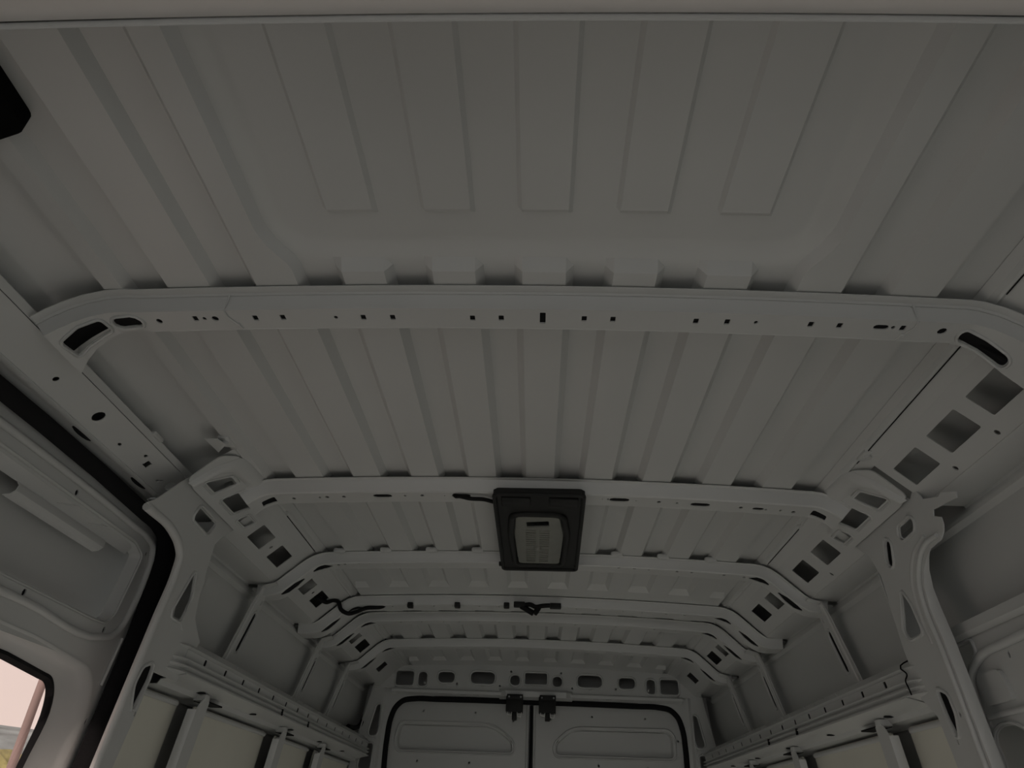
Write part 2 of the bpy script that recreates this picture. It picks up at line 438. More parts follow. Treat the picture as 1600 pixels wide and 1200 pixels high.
# joint lines where the end brackets lap the bow
for x, sg in ((-.548, -1), (.618, 1)):
    s = s_of(path1, x)
    pts = [fn1(s-sg*.006, .012, -.001+.03), fn1(s, .02, -.0012), fn1(s, .035, -.0012), fn1(s+sg*.008*-1, .052, -.0012), fn1(s-sg*.016, .070, -.0012)]
    tube('joint_edge', pts, .0012, PAINT, r1, 6)
    q = fn1(s-sg*.010, .058, -.001)
    finish('spot_weld', box_bm(q.x-.004, q.x+.004, q.y-.004, q.y+.004, q.z-.002, q.z+.002, .0015), PAINT, r1, 40)
# beam 2
G2 = [(.72, 1.9585), (.735, 1.954), (.755, 1.9455), (.775, 1.932), (.79, 1.918)]
path2 = make_path(G2, G2)
holes = []
def h2(path, y0, u, v, w_, l_, k='c'):
    x = 0.
    for _ in range(4): p = at(u, v, z=zb(x)); x = p[0]
    s = s_of(path, x); t = p[1]-y0
    holes.append(capsule((s-w_/2, t), (s+w_/2, t), l_/2, 4) if k == 'o' else circ(s, t, w_/2, l_/2, 8))
def cr3(px, py): return 400+.2375*px, 740+.2375*py
def cr4(px, py): return 900+.2375*px, 740+.2375*py
for px, py, k in [(245, 165, 'm'), (415, 157, 's'), (465, 155, 'm'), (575, 153, 'm'), (978, 146, 's'), (1092, 145, 'm'), (1240, 146, 't')]:
    h2(path2, B2, *cr3(px, py), {'m': .011, 's': .007, 't': .004}[k], {'m': .014, 's': .010, 't': .006}[k])
for px, py, k in [(175, 168, 't'), (212, 170, 's'), (397, 180, 't'), (548, 188, 'm'), (667, 195, 's'), (1088, 225, 'm'), (1253, 238, 's'), (1350, 243, 's'), (1435, 254, 'm')]:
    h2(path2, B2, *cr4(px, py), {'m': .011, 's': .007, 't': .004}[k], {'m': .014, 's': .010, 't': .006}[k])
h2(path2, B2, *cr3(830, 147), .030, .022, 'o'); h2(path2, B2, *cr3(1350, 146), .028, .024, 'o')
h2(path2, B2, *cr4(287, 174), .030, .024, 'o'); h2(path2, B2, *cr4(820, 206), .030, .022, 'o'); h2(path2, B2, *cr4(1202, 233), .014, .016, 'o')
for sg in (-1, 1):
    a, b = s_of(path2, sg*.712), s_of(path2, sg*.760)
    holes.append(rpoly([(a, .035), (b, .045), (b+sg*.004, .070), (a, .068)], .004, 2))
bow('roof_bow', B2, 0, .062, 'second roof bow from the camera, carrying the front edge of the ceiling light', path2, [(-.006, .002), (.002, .005), (.004, .012), (.012, .034), (.016, .036)], holes)
def slots(path):
    out = []
    for sg in (-1, 1):
        a = [s_of(path, sg*x) for x in (.695, .72, .745, .775)]
        out.append(rpoly([(a[0], .034), (a[1], .018), (a[2], .016), (a[3], .027), (a[3], .040), (a[2], .053), (a[1], .053), (a[0], .042)], .003, 2))
        b = [s_of(path, sg*x) for x in (.803, .825, .850, .862)]
        out.append(rpoly([(b[0], .030), (b[1], .016), (b[2], .016), (b[3], .026), (b[3], .040), (b[2], .053), (b[1], .053), (b[0], .040)], .003, 2))
    return out
def minis(path, n, seed, y=.032):
    rnd = random.Random(seed); out = []
    for i in range(n):
        x = .07+i*.6/n+rnd.uniform(-.012, .012)
        for sg in (-1, 1): out.append(circ(s_of(path, sg*x), y, rnd.choice([.003, .0045, .006]), .006, 8))
    return out
path3 = make_path(STD, STD)
holes = slots(path3)
for px, py, k in [(540, 600, 'm'), (583, 597, 'm'), (675, 592, 's'), (705, 592, 't'), (745, 590, 'm'), (882, 588, 's'), (975, 587, 'm'), (1155, 586, 't'), (1247, 586, 'm'), (1350, 586, 'm')]:
    h2(path3, B3, *cr3(px, py), {'m': .011, 's': .009, 't': .005}[k], {'m': .012, 's': .010, 't': .006}[k])
for px, py, k in [(283, 620, 'm'), (387, 626, 'm'), (482, 632, 's'), (667, 645, 'm'), (764, 652, 'm'), (945, 666, 't'), (977, 669, 'm'), (1110, 683, 'm')]:
    h2(path3, B3, *cr4(px, py), {'m': .011, 's': .009, 't': .005}[k], {'m': .012, 's': .010, 't': .006}[k])
WEB3 = [(-.006, .001), (0, .004), (.002, .008), (.006, .034), (.010, .036)]
b3, fn3, _ = bow('roof_bow', B3, 0, .056, 'third roof bow, with small bright tabs on top, under the back of the ceiling light', path3, WEB3, holes)
for px in (559, 862, 1160, 1460):
    u, v = cr3(px, 500); p = at(u, v, y=B3); x = p[0]
    finish('tab', box_bm(x-.02, x+.02, B3-.022, B3-.002, roof_z(x)-.008, roof_z(x)+.008, .006), PAINT, b3, 40)
for px, py in ((265, 525), (568, 540), (880, 565)):
    u, v = cr4(px, py); p = at(u, v, y=B3); x = p[0]
    finish('tab', box_bm(x-.02, x+.02, B3-.022, B3-.002, roof_z(x)-.008, roof_z(x)+.008, .006), PAINT, b3, 40)
STD4 = STD[:-1]+[(.93, 1.848)]
path4 = make_path(STD4, STD4)
bow('roof_bow', B4, 0, .08, 'fourth roof bow, holding the black wiring plug at its centre', path4, WEB3, slots(path4)+minis(path4, 7, 4, .03))
bow('roof_bow', B5, 0, .06, 'fifth roof bow, directly behind the bow with the black wiring plug', path3, WEB3, slots(path3)+minis(path3, 7, 5))
bow('roof_bow', B6, 0, .06, 'rearmost roof bow, just ahead of the holed rear door header', path3, WEB3, slots(path3)+minis(path3, 7, 6))

# ------------------------------------------------------------------ cant-rail panels with square cut-outs
def cant(sg, y0, y1, wins, label, dots=()):
    hol = [rpoly([(.797, a), (.839, a), (.839, b), (.797, b)], .004, 2) for a, b in wins]+[circ(x, y, .0045, .006, 8) for x, y in dots]
    fn = lambda s, t, d=0.: slant(sg, s, t, d)
    o = plate('cant_rail_panel', [(.757, y0), (.868, y0), (.868, y1), (.757, y1)], hol, fn, PAINT, None, .002)
    tag(o, label, 'panel', 'roof side panels with square holes')
    # folded lower lip and soffit, child parts
    rows = [[slant(sg, .868, y, 0), Vector((sg*.878, y, 1.8495)), Vector((sg*.90, y, 1.8485)), Vector((sg*.948, y, 1.848)), Vector((sg*.951, y, 1.8415)), Vector((sg*.958, y, 1.8395))] for y in (y0, y1)]
    finish('soffit', solid(sweep_bm(rows), .0015), PAINT, o, 30)
    return o
cant(1, .40, .97, [], 'plain slanted roof side panel at the upper right corner')
cant(1, .98, 1.50, [(1.039, 1.156), (1.200, 1.312), (1.360, 1.470)], 'slanted roof side panel with three large square holes at upper right', [(.857, 1.19), (.857, 1.345)])
cant(1, 1.83, B3, [(1.925, 2.033), (2.100, 2.208)], 'slanted panel with two square holes behind the right gusset', [(.857, 2.06)])
cant(-1, 1.83, B3, [(1.925, 2.033), (2.100, 2.208)], 'slanted panel with two square holes behind the left gusset', [(.818, 2.067)])
cant(1, B3+.04, B4, [(2.41, 2.52), (2.59, 2.695)], 'slanted two-hole panel between third and fourth bows, right side')
cant(-1, B3+.04, B4, [(2.41, 2.52), (2.59, 2.695)], 'slanted two-hole panel that the black cable comes out of', [(.818, 2.555)])
cant(1, B4+.03, B6, [(3.19, 3.31), (3.38, 3.50)], 'slanted two-hole panel ahead of the rearmost bow, right side')
cant(-1, B4+.03, B6, [(3.19, 3.31), (3.37, 3.50)], 'slanted two-hole panel ahead of the rearmost bow, left side')
cant(1, B6+.03, HDR, [(3.905, 4.005)], 'short slanted panel with one small hole at the right rear corner')
cant(-1, B6+.03, HDR, [(3.89, 3.98)], 'short slanted panel with one small hole at the left rear corner')

# ------------------------------------------------------------------ corner gussets at the second bow
def gusset(sg, label):
    r = empty('corner_gusset', (sg*.80, 1.69, 1.90)); tag(r, label, 'gusset', 'pressed corner gussets at the second bow')
    OFF = -.010
    def fn(s, t, d=0.): return slant(sg, s, t, OFF+d)
    outl = [(.752, 1.553), (.775, 1.507), (.840, 1.510), (.846, 1.56), (.846, 1.87), (.80, 1.885), (.788, 1.80), (.760, 1.765), (.744, 1.735), (.744, 1.66)]
    hs = [rpoly([(.824, 1.566), (.824, 1.626), (.785, 1.649), (.785, 1.608)], .005, 2),
          rpoly([(.824, 1.671), (.824, 1.761), (.792, 1.784), (.768, 1.744), (.785, 1.695)], .005, 2),
          rpoly([(.809, 1.812), (.828, 1.80), (.828, 1.858), (.809, 1.868)], .004, 2)]
    plate('gusset_plate', rpoly(outl, .012, 3), hs, fn, PAINT, r, .003)
    for h in hs: rim(r, fn, grow(h, .005), .0035, .001)
    # raised brow rolling over into the bow
    def g(x, y, d): return slant(sg, x, y, d)
    rows = []
    for k, (xa, ya, xb, yb) in enumerate([(.735, 1.70, .764, 1.735), (.738, 1.655, .768, 1.71), (.742, 1.60, .774, 1.665), (.752, 1.56, .778, 1.60), (.790, 1.535, .792, 1.565), (.845, 1.525, .835, 1.545)]):
        n = 6; row = []
        for i in range(n+1):
            t = i/n; x = xa+(xb-xa)*t; y = ya+(yb-ya)*t
            row.append(g(x, y, -.009-.011*math.sin(math.pi*t)**.7))
        rows.append(row)
    finish('brow', solid(sweep_bm(rows), .002), PAINT, r, 50)
    # tab with bolt beside the roof seam, and one behind
    for yy, xx in ((1.475, .752), (1.925, .742)):
        p = slant(sg, xx, yy, -.002)
        finish('tab', box_bm(p.x-.014, p.x+.014, yy-.022, yy+.03, p.z-.006, p.z+.004, .004), PAINT, r, 40)
        finish('bolt_boss', tube_bm([(p.x, yy, p.z-.004), (p.x, yy, p.z-.012)], .008, 10), PAINT, r, 40)
    return r
gL = gusset(-1, 'holed corner gusset joining second bow to left door pillar')
gR = gusset(1, 'holed corner gusset joining second bow to right pillar')
tq = [at(u, v, z=1.945) for u, v in ((320, 684.6), (340.5, 685.5), (342, 706), (353, 694))]
finish('front_tab', solid(sweep_bm([[tq[0], tq[1]], [tq[2], tq[3]]]), .002), PAINT, gL, 30)
# small grey clip visible in the left pentagon hole
o = finish('trim_clip', box_bm(-.845, -.825, 1.715, 1.735, 1.915, 1.965, .006), GREYCLIP, None, 40); tag(o, 'grey metal clip hanging inside the left gusset hole', 'clip')

# ------------------------------------------------------------------ walls: outer skin
def skin(name, sg, y0, y1, zt=1.87, prof=None):
    zs = [(1.99, .97), (1.93, .975), (1.86, .965), (1.78, .952), (1.70, .972), (1.62, .996), (1.52, 1.022), (1.40, 1.04), (1.1, 1.055), (.6, 1.05), (0, 1.02)]
    rows = [[(sg*x, y, z) for z, x in zs] for y in np.linspace(y0, y1, 5)]
    return struct(name, solid(sweep_bm(rows), .003), PAINT, 40)
wl = skin('wall_left', -1, 1.80, 4.5)
wr = skin('wall_right', 1, .35, 4.5)
# left wall ahead of the sliding door (out of frame) and door sill
bm = box_bm(-1.06, -1.0, .1, .62, 0, 1.84); struct('wall_left_front', bm, PAINT)

# ridge along the top of the skin
for sg, wall, ya, yb in ((1, wr, .95, 4.15), (-1, wl, 1.86, 4.15)):
    rows = [[(sg*.951, y, 1.8405), (sg*.949, y, 1.829), (sg*.942, y, 1.826), (sg*.941, y, 1.818), (sg*.954, y, 1.81)] for y in (ya, yb)]
    finish('seam_ridge', solid(sweep_bm(rows), .002), PAINT, wall, 30)

# ------------------------------------------------------------------ slotted wall posts
def post(sg, y0, label):
    r = empty('wall_post', (sg*.93, y0, 1.58)); tag(r, label, 'wall post', 'slotted posts on the upper side walls')
    P = lambda y, z, d=0.: Vector((sg*(.912+(1.76-z)*.30+d), y, z))
    outl = [(y0-.045, 1.56), (y0+.05, 1.56), (y0+.035, 1.80), (y0+.02, 1.835), (y0-.03, 1.84), (y0-.038, 1.80)]
    hs = [capsule((y0+.018, 1.652), (y0+.018, 1.748), .0125), circ(y0+.02, 1.793, .005, .008, 8)]
    plate('post_face', rpoly(outl, .01, 3), hs, P, PAINT, r, .003)
    rim(r, P, grow(hs[0], .005), .003)
    plate('slot_shade', grow(hs[0], .004), [], lambda y, z, d=0.: P(y, z, .0035+d), RUBBER_AND_SHADE, r, .002)  # added black plate, paints the shade inside the slot
    rows = [[P(y0-.030, z, -.001), P(y0-.026, z, -.005), P(y0-.014, z, -.005), P(y0-.009, z, 0)] for z in (1.56, 1.70, 1.80, 1.832)]
    finish('post_bead', sweep_bm(rows), PAINT, r, 30)
    rows = [[P(y0-.03, 1.838, 0), P(y0-.028, 1.845, -.02), P(y0-.03, 1.849, -.035)], [P(y0+.02, 1.835, 0), P(y0+.02, 1.842, -.02), P(y0+.02, 1.847, -.035)]]
    finish('post_foot', solid(sweep_bm(rows), .002), PAINT, r, 30)
for i, y0 in enumerate((2.285, 3.03, 3.54)):
    for sg in (-1, 1):
        post(sg, y0, '%s slotted post on the upper %s wall' % (('front', 'middle', 'rearmost')[i], ('left', '', 'right')[sg+1]))

# ------------------------------------------------------------------ cargo rails
RAILP = [(.990, 1.592), (.925, 1.589), (.905, 1.585), (.868, 1.557), (.879, 1.5535), (.883, 1.532), (.868, 1.5285), (.8675, 1.5265), (.882, 1.5215), (.883, 1.5165), (.869, 1.5135), (.8685, 1.5115), (.882, 1.5065), (.883, 1.502), (.869, 1.4985), (.869, 1.4965), (.905, 1.488), (.930, 1.483), (.936, 1.472), (1.005, 1.468)]
def cargo_rail(sg, y0, label):
    r = empty('cargo_rail', (sg*.88, (y0+4.12)/2, 1.53)); tag(r, label, 'rail', 'long side rails')
    # upper strip, slotted face, middle step, lower face, underside
    def strip(nm, i0, i1): return finish(nm, solid(sweep_bm([[(sg*x, y, z) for x, z in RAILP[i0:i1+1]] for y in (y0, 4.13)]), .002), PAINT, r, 12)
    strip('top_strip', 0, 4); strip('step', 5, 9); strip('lower_lip', 9, 15); strip('underside', 15, 19)
    P = lambda y, z, d=0.: Vector((sg*(.879+(1.553-z)*.18+d), y, z))
    hs = [rpoly([(y-.008, 1.5345), (y+.008, 1.5345), (y+.008, 1.550), (y-.008, 1.550)], .004, 2) for y in np.arange(y0+.12, 4.05, .145)]
    plate('slotted_face', [(y0, 1.531), (4.13, 1.531), (4.13, 1.553), (y0, 1.553)], hs, P, PAINT, r, .002)
    plate('slot_shade', [(y0, 1.5325), (4.1, 1.5325), (4.1, 1.552), (y0, 1.552)], [], lambda y, z, d=0.: P(y, z, .0025+d), RUBBER_AND_SHADE, r, .002)  # added black band, shade in the rail slots put in as colour
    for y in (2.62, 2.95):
        finish('drain_slot', box_bm(min(sg*.8655, sg*.8705), max(sg*.8655, sg*.872), y-.003, y+.003, 1.4985, 1.518), RUBBER_AND_SHADE, r)
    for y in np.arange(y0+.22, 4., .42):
        finish('oval_hole', tube_bm([(sg*.918, y, 1.4838), (sg*.918, y, 1.4815)], .013, 10), RUBBER_AND_SHADE, r)
    rnd = random.Random(3)
    for k in range(26):
        y = y0+.35+k*.1+rnd.uniform(-.03, .03); t = rnd.uniform(.25, .75)
        p = Vector((sg*(.888-.016*t), y, 1.584-.027*t))
        finish('spot_weld', tube_bm([p, p+Vector((-sg*.0012, 0, -.0007))], .004, 8), PAINT, r, 40)
    # adaptor that blends the rail into the pillar
    rows = []
    for k in range(5):
        t = k/4; e = t*t*(3-2*t)
        rows.append([(sg*(x+(max(x, .889)-x)*e), y0-.003-.085*t, z) for x, z in RAILP[2:17]])
    finish('end_adaptor', solid(sweep_bm(rows), .002), PAINT, r, 12)
    if sg > 0: tube('joint_edge', spline([(sg*x, y0-.002-.03*(1.59-z)/.1, z) for x, z in ((.904, 1.584), (.8665, 1.557), (.876, 1.545), (.8665, 1.528), (.8675, 1.512), (.868, 1.4965))], 4), .0018, RUBBER_AND_SHADE, r, 6)
cargo_rail(1, 1.815, 'long slotted cargo rail along the right wall')
cargo_rail(-1, 1.84, 'long slotted cargo rail along the left wall')

# ------------------------------------------------------------------ lower posts and inner panels under the rails
def lower_post(sg, y0, wall):
    pl_ = side(sg, .868, .12)
    face = [(y0-.075, .7), (y0-.012, .7), (y0-.012, 1.455), (y0-.016, 1.472), (y0-.055, 1.470), (y0-.075, 1.44)]
    r = plate('lower_post', rpoly(face, .012, 3), [], pl_, PAINT, wall, .003)
    wing = lambda y, z, d=0.: Vector((sg*(.868+.12*(1.8-z)+(y-(y0-.012))*.55+d), y, z))
    w2 = [(y0-.012, .7), (y0+.03, .7), (y0+.03, 1.30), (y0+.13, 1.455), (y0+.10, 1.462), (y0-.012, 1.466)]
    hs = [rpoly([(y0+.03, 1.455), (y0+.075, 1.455), (y0+.062, 1.415), (y0+.045, 1.405), (y0+.035, 1.415)], .006, 3), capsule((y0+.012, 1.0), (y0+.018, 1.36), .006)]
    plate('post_wing', w2, hs, wing, PAINT, r, .003)
    rim(r, wing, grow(hs[0], .004), .003)
    rows = [[pl_(y0-.075, z, 0), pl_(y0-.079, z, .010), pl_(y0-.080, z, .022)] for z in (.7, 1.40, 1.44)]
    finish('post_flank', solid(sweep_bm(rows), .002), PAINT, r, 30)
    finish('post_cap', box_bm(min(sg*.905, sg*.94), max(sg*.905, sg*.94), y0-.05, y0-.02, 1.465, 1.482, .003), PAINT, r, 30)
    finish('shadow_gap', box_bm(min(sg*.915, sg*.95), max(sg*.915, sg*.95), y0-.02, y0+.10, 1.4665, 1.4705), RUBBER_AND_SHADE, r)
def inner_panel(sg, ya, yb, wall):
    pl_ = side(sg, .93, .12)
    r = plate('lower_panel', rpoly([(ya, .5), (yb, .5), (yb, 1.462), (ya, 1.462)], .01, 2), [], pl_, PALE, wall, .004)
    tube('panel_ledge', [pl_(ya+.02, 1.452, -.006), pl_(yb-.02, 1.452, -.006)], .007, PAINT, r, 8)
for sg, wall in ((-1, wl), (1, wr)):
    for y0 in (2.12, 2.85, 3.42): lower_post(sg, y0, wall)
    for ya, yb in ((1.80, 2.055), (2.16, 2.785), (2.90, 3.355), (3.46, 4.12)): inner_panel(sg, ya, yb, wall)

# ------------------------------------------------------------------ right pillar and structure ahead of it
r = empty('door_pillar', (.93, 1.72, .6)); tag(r, 'tall right body pillar with hooked edge and four holes', 'pillar')
def pillar(sg):
    base = side(sg, .9, .1)
    def fn(y, z, d=0.):
        t = max(0., min(1., (z-1.75)/.12)); t = t*t*(3-2*t)
        p = base(y, z, 0.); k = .955-.005*t
        c = Vector(CAM); p = c+(p-c)*k
        return p+Vector((sg*d, 0, 0))
    return fn
pr = pillar(1)
HOOK = [(1.603, 1.905), (1.585, 1.915), (1.568, 1.912), (1.558, 1.895), (1.556, 1.886), (1.496, 1.866), (1.480, 1.870), (1.430, 1.850), (1.436, 1.838), (1.532, 1.850), (1.540, 1.838), (1.515, 1.826), (1.517, 1.810), (1.526, 1.797), (1.547, 1.785), (1.600, 1.783), (1.627, 1.772), (1.657, 1.751), (1.682, 1.715), (1.690, 1.672), (1.684, 1.598), (1.682, 1.344), (1.682, .7)]
OUTR = HOOK+[(1.80, .7), (1.815, 1.375), (1.823, 1.457), (1.865, 1.50), (1.872, 1.62), (1.858, 1.797), (1.885, 1.86), (1.97, 1.93), (1.72, 1.93), (1.62, 1.925)]
PH = [rpoly([(1.632, 1.869), (1.622, 1.857), (1.635, 1.840), (1.69, 1.838), (1.702, 1.850), (1.692, 1.868)], .006, 3),
      capsule((1.771, 1.848), (1.787, 1.815), .0135),
      rpoly([(1.787, 1.737), (1.765, 1.698), (1.757, 1.632), (1.822, 1.631), (1.836, 1.654), (1.812, 1.688)], .012, 3),
      rpoly([(1.783, 1.508), (1.748, 1.491), (1.746, 1.452), (1.766, 1.408), (1.779, 1.452)], .010, 3),
      circ(1.728, 1.45, .004, .006, 8), circ(1.775, 1.40, .004, .006, 8)]
plate('pillar_face', OUTR, PH, pr, PAINT, r, .003)
for h in PH[:4]: rim(r, pr, grow(h, .006), .004)
edge = [(1.547, 1.795), (1.60, 1.795), (1.64, 1.780), (1.672, 1.752), (1.694, 1.715), (1.702, 1.672), (1.697, 1.598), (1.695, 1.344), (1.695, .7)]
pe = [Vector((p.x, p.y, p.z)) for p in spline([pr(y, z, -.004) for y, z in edge], 5)]
tube('edge_bead', pe, .006, PAINT, r, 10)
for h in (PH[1], PH[3]): plate('hole_shade', grow(h, .012), [], lambda y, z, d=0.: pr(y, z, .0042+d), RUBBER_AND_SHADE, r, .003)  # added black plates standing in for shade in these two holes
edge2 = [(1.62, 1.86-.09), (1.70, 1.78), (1.73, 1.72), (1.728, 1.65)]
tube('pressed_bead', spline([pr(1.60, 1.815, .002), pr(1.68, 1.79, .002), pr(1.722, 1.745, .002), pr(1.738, 1.69, .002), pr(1.735, 1.60, .003)], 5), .006, PAINT, r, 10)
rows = [[pr(y, z, 0), pr(y-.004*k, z, .010*k), pr(y-.004*k, z, .022*k)] for (y, z), k in zip(HOOK[15:], [0, .25, .5, .8]+[1]*20)]
finish('pillar_return', solid(sweep_bm(rows), .002), PAINT, r, 40)
rows = [[pr(1.868, z, 0), pr(1.875, z, .025), pr(1.876, z, .06)] for z in (1.5, 1.62, 1.80, 1.87)]
finish('pillar_return', solid(sweep_bm(rows), .002), PAINT, r, 40)

# inner strap on the outer skin seen through the gap
o = plate('reinforcing_strap', [(1.70, 1.62), (1.76, 1.62), (1.78, 1.82), (1.745, 1.84)], [rrect(1.715, 1.662, .012, .02)], side(1, .965, .12), PAINT, None, .003)
tag(o, 'grey reinforcing strap behind the right pillar edge', 'bracket')
# lower structure ahead of the pillar
r = empty('front_side_panel', (.95, 1.4, .6)); tag(r, 'pressed inner side panel with large oval hole at lower right', 'panel')
pf = side(1, .925, .1)
outl = [(1.72, 1.625), (1.40, 1.623), (.9, 1.62), (.9, .7), (1.71, .7)]
fh = [rpoly([(1.705, 1.580), (1.624, 1.583), (1.624, 1.563), (1.695, 1.530)], .005, 2),
      rpoly([(1.672, 1.40), (1.640, 1.416), (1.585, 1.415), (1.52, 1.37), (1.52, 1.20), (1.64, 1.20), (1.668, 1.30)], .02, 4),
      circ(1.667, 1.424, .006, .006, 10), circ(1.518, 1.535, .004, .007, 8)]
plate('panel_sheet', outl, fh, pf, PAINT, r, .003)
for h in fh[:2]: rim(r, pf, grow(h, .005), .004)
rows = [[pf(y, 1.624, 0), pf(y, 1.620, -.012), pf(y, 1.598, -.016), pf(y, 1.590, -.004)] for y in (1.69, 1.2, .9)]
finish('top_flange', solid(sweep_bm(rows), .002), PAINT, r, 40)
bp = spline([pf(1.675, 1.20, -.006), pf(1.678, 1.35, -.006), pf(1.680, 1.46, -.006), pf(1.665, 1.515, -.006), pf(1.61, 1.545, -.006), pf(1.50, 1.555, -.006), pf(1.2, 1.555, -.001)], 6)
tube('raised_bead', bp, .009, PAINT, r, 10)
plate('raised_pad', rpoly([(1.645, 1.455), (1.645, 1.515), (1.555, 1.515), (1.545, 1.455)], .018, 4), [], lambda y, z, d=0.: pf(y, z, -.010+d), PAINT, r, .01)
tube('raised_bead', [pf(1.66, 1.437, -.003), pf(1.40, 1.437, -.003)], .006, PAINT, r, 8)

# ------------------------------------------------------------------ left pillar
r = empty('door_pillar', (-.93, 1.85, .6)); tag(r, 'tall left body pillar behind the sliding door seal', 'pillar')
p_l = pillar(-1)
OUTL = [(1.59, 1.900), (1.618, 1.926), (1.72, 1.93), (1.97, 1.93), (1.885, 1.86), (1.864, 1.835), (1.884, 1.70), (1.905, 1.645), (1.93, 1.628), (1.98, 1.60), (1.93, 1.49), (1.80, 1.49), (1.794, 1.404), (1.78, 1.282), (1.775, .7), (1.706, .7), (1.706, 1.278), (1.715, 1.607), (1.718, 1.716), (1.707, 1.757), (1.685, 1.779), (1.63, 1.797), (1.49, 1.803), (1.52, 1.825)]
LH = [rpoly([(1.718, 1.884), (1.826, 1.881), (1.805, 1.844), (1.703, 1.849)], .010, 3),
      rpoly([(1.814, 1.742), (1.846, 1.68), (1.832, 1.620), (1.775, 1.622)], .012, 3),
      rpoly([(1.782, 1.504), (1.785, 1.471), (1.767, 1.400), (1.739, 1.451), (1.746, 1.489)], .010, 3),
      circ(1.752, 1.425, .004, .006, 8), circ(1.788, 1.395, .004, .006, 8)]
plate('pillar_face', OUTL, LH, p_l, PAINT, r, .003)
for h in LH[:3]: rim(r, p_l, grow(h, .006), .004)
EL = [(1.706, .7), (1.706, 1.278), (1.715, 1.607), (1.718, 1.716), (1.707, 1.757), (1.685, 1.779), (1.63, 1.797), (1.49, 1.803)]
tube('edge_bead', spline([p_l(y+.010, z-(.006 if y < 1.69 else 0), .004) for y, z in EL], 6), .010, PAINT, r, 10)
plate('hole_shade', grow(LH[2], .012), [], lambda y, z, d=0.: p_l(y, z, .0042+d), RUBBER_AND_SHADE, r, .003)  # added black plate, darkness of the lower hole put in as colour
finish('pillar_return', solid(sweep_bm([[p_l(y, z, 0), p_l(y, z, 0)*1.05-Vector(CAM)*.05+Vector((0, .008, 0)), p_l(y, z, 0)*1.115-Vector(CAM)*.115+Vector((0, .014, .002))] for y, z in EL]), .002), PAINT, r, 40)
plate('lap_plate', rpoly([(1.84, 1.70), (1.873, 1.71), (1.895, 1.64), (1.865, 1.60), (1.84, 1.61)], .01, 3), [], lambda y, z, d=0.: p_l(y, z, -.003+d), PAINT, r, .003)
rows = [[p_l(y, z, 0), p_l(y+.008, z, .03), p_l(y+.01, z, .06)] for y, z in ((1.831, 1.890), (1.862, 1.835), (1.884, 1.70), (1.905, 1.645))]
finish('pillar_return', solid(sweep_bm(rows), .002), PAINT, r, 40)
o = finish('rubber_plug', tube_bm(spline([(-.952, 1.925, 1.640), (-.957, 1.96, 1.634), (-.958, 1.985, 1.62), (-.958, 1.995, 1.607)], 4), .010, 8), RUBBER_AND_SHADE, None, 40)
tag(o, 'black rubber plug at the corner of left pillar and rail', 'plug')

# ------------------------------------------------------------------ left roof rail above the sliding door
r = empty('door_rail', (-.90, 1.0, 1.87)); tag(r, 'long plain roof rail above the sliding door with round holes', 'rail')
def LR(s, y, d=0.):                                        # s across the face from lip to lower fold
    return Vector((-(.868+.055*s)-d*.6, y, 1.897-.043*s+d*.8))
ya, yb = .25, 1.585
rows = [[(-.862, y, 1.914), (-.860, y, 1.911), (-.8675, y, 1.8985)] for y in (ya, yb)]
finish('lip', solid(sweep_bm(rows), .002), PAINT, r, 25)
def on_face(u, v):
    # intersect the view ray with the rail face plane
    p0 = np.array(LR(0, 0)); p1 = np.array(LR(1, 0)); n = np.cross(p1-p0, np.array([0, 1, 0])); d = ray(u, v)
    q = CAM+d*((p0-CAM)@n)/(d@n); return (-(q[0])-.868)/.055, q[1]
hs = []
def rh(u, v, ry, rs): s, y = on_face(u, v); hs.append([(s+rs*math.cos(2*math.pi*k/12), y+ry*math.sin(2*math.pi*k/12)) for k in range(12)])
def k5(px, py): return px*.2, 560+py*.2
rh(*k5(437, 162), .006, .085); rh(*k5(770, 455), .013, .19); rh(*k5(935, 672), .006, .05); rh(*k5(1139, 763), .006, .05)
rh(*k5(1229, 956), .006, .05); rh(*k5(1261, 958), .006, .05); rh(*k5(1331, 1000), .016, .19)
s, y = on_face(*k5(1150, 828)); hs.append([(s-.11, y-.009), (s+.11, y-.009), (s+.11, y+.009), (s-.11, y+.009)])
plate('rail_face', [(0, ya), (1, ya), (1, yb), (0, yb)], hs, LR, PAINT, r, .002)
lowp = [(.923, 1.854), (.933, 1.852), (.941, 1.856), (.952, 1.856), (.960, 1.852), (.966, 1.851), (.990, 1.851)]
finish('gutter', solid(sweep_bm([[(-x, y, z) for x, z in lowp] for y in (ya, yb)]), .002), PAINT, r, 40)
for y in (1.255, 1.50):
    bm = bmesh.new(); bmesh.ops.create_uvsphere(bm, u_segments=12, v_segments=6, radius=1)
    for v in bm.verts: v.co = Vector((-.943+v.co.x*.010, y+v.co.y*.035, 1.8545+v.co.z*.004))
    finish('drain_scoop', bm, RUBBER_AND_SHADE, r, 60)
rows = [[(-.8605, 1.585, 1.912), (-.868, 1.585, 1.897), (-.923, 1.585, 1.853), (-.96, 1.585, 1.85)], [(-.866, 1.60, 1.916), (-.874, 1.60, 1.902), (-.925, 1.60, 1.858), (-.96, 1.60, 1.85)]]
finish('rail_back', solid(sweep_bm([[(-.862, y, 1.914), (-.93, y, 1.935), (-.985, y, 1.92), (-.992, y, 1.84)] for y in (ya, yb)]), .002), PAINT, r, 30)
finish('end_lap', solid(sweep_bm(rows), .002), PAINT, r, 30)
for y in (1.02, 1.375): finish('lip_tab', box_bm(-.864, -.852, y-.02, y+.02, 1.908, 1.917, .003), PAINT, r, 40)

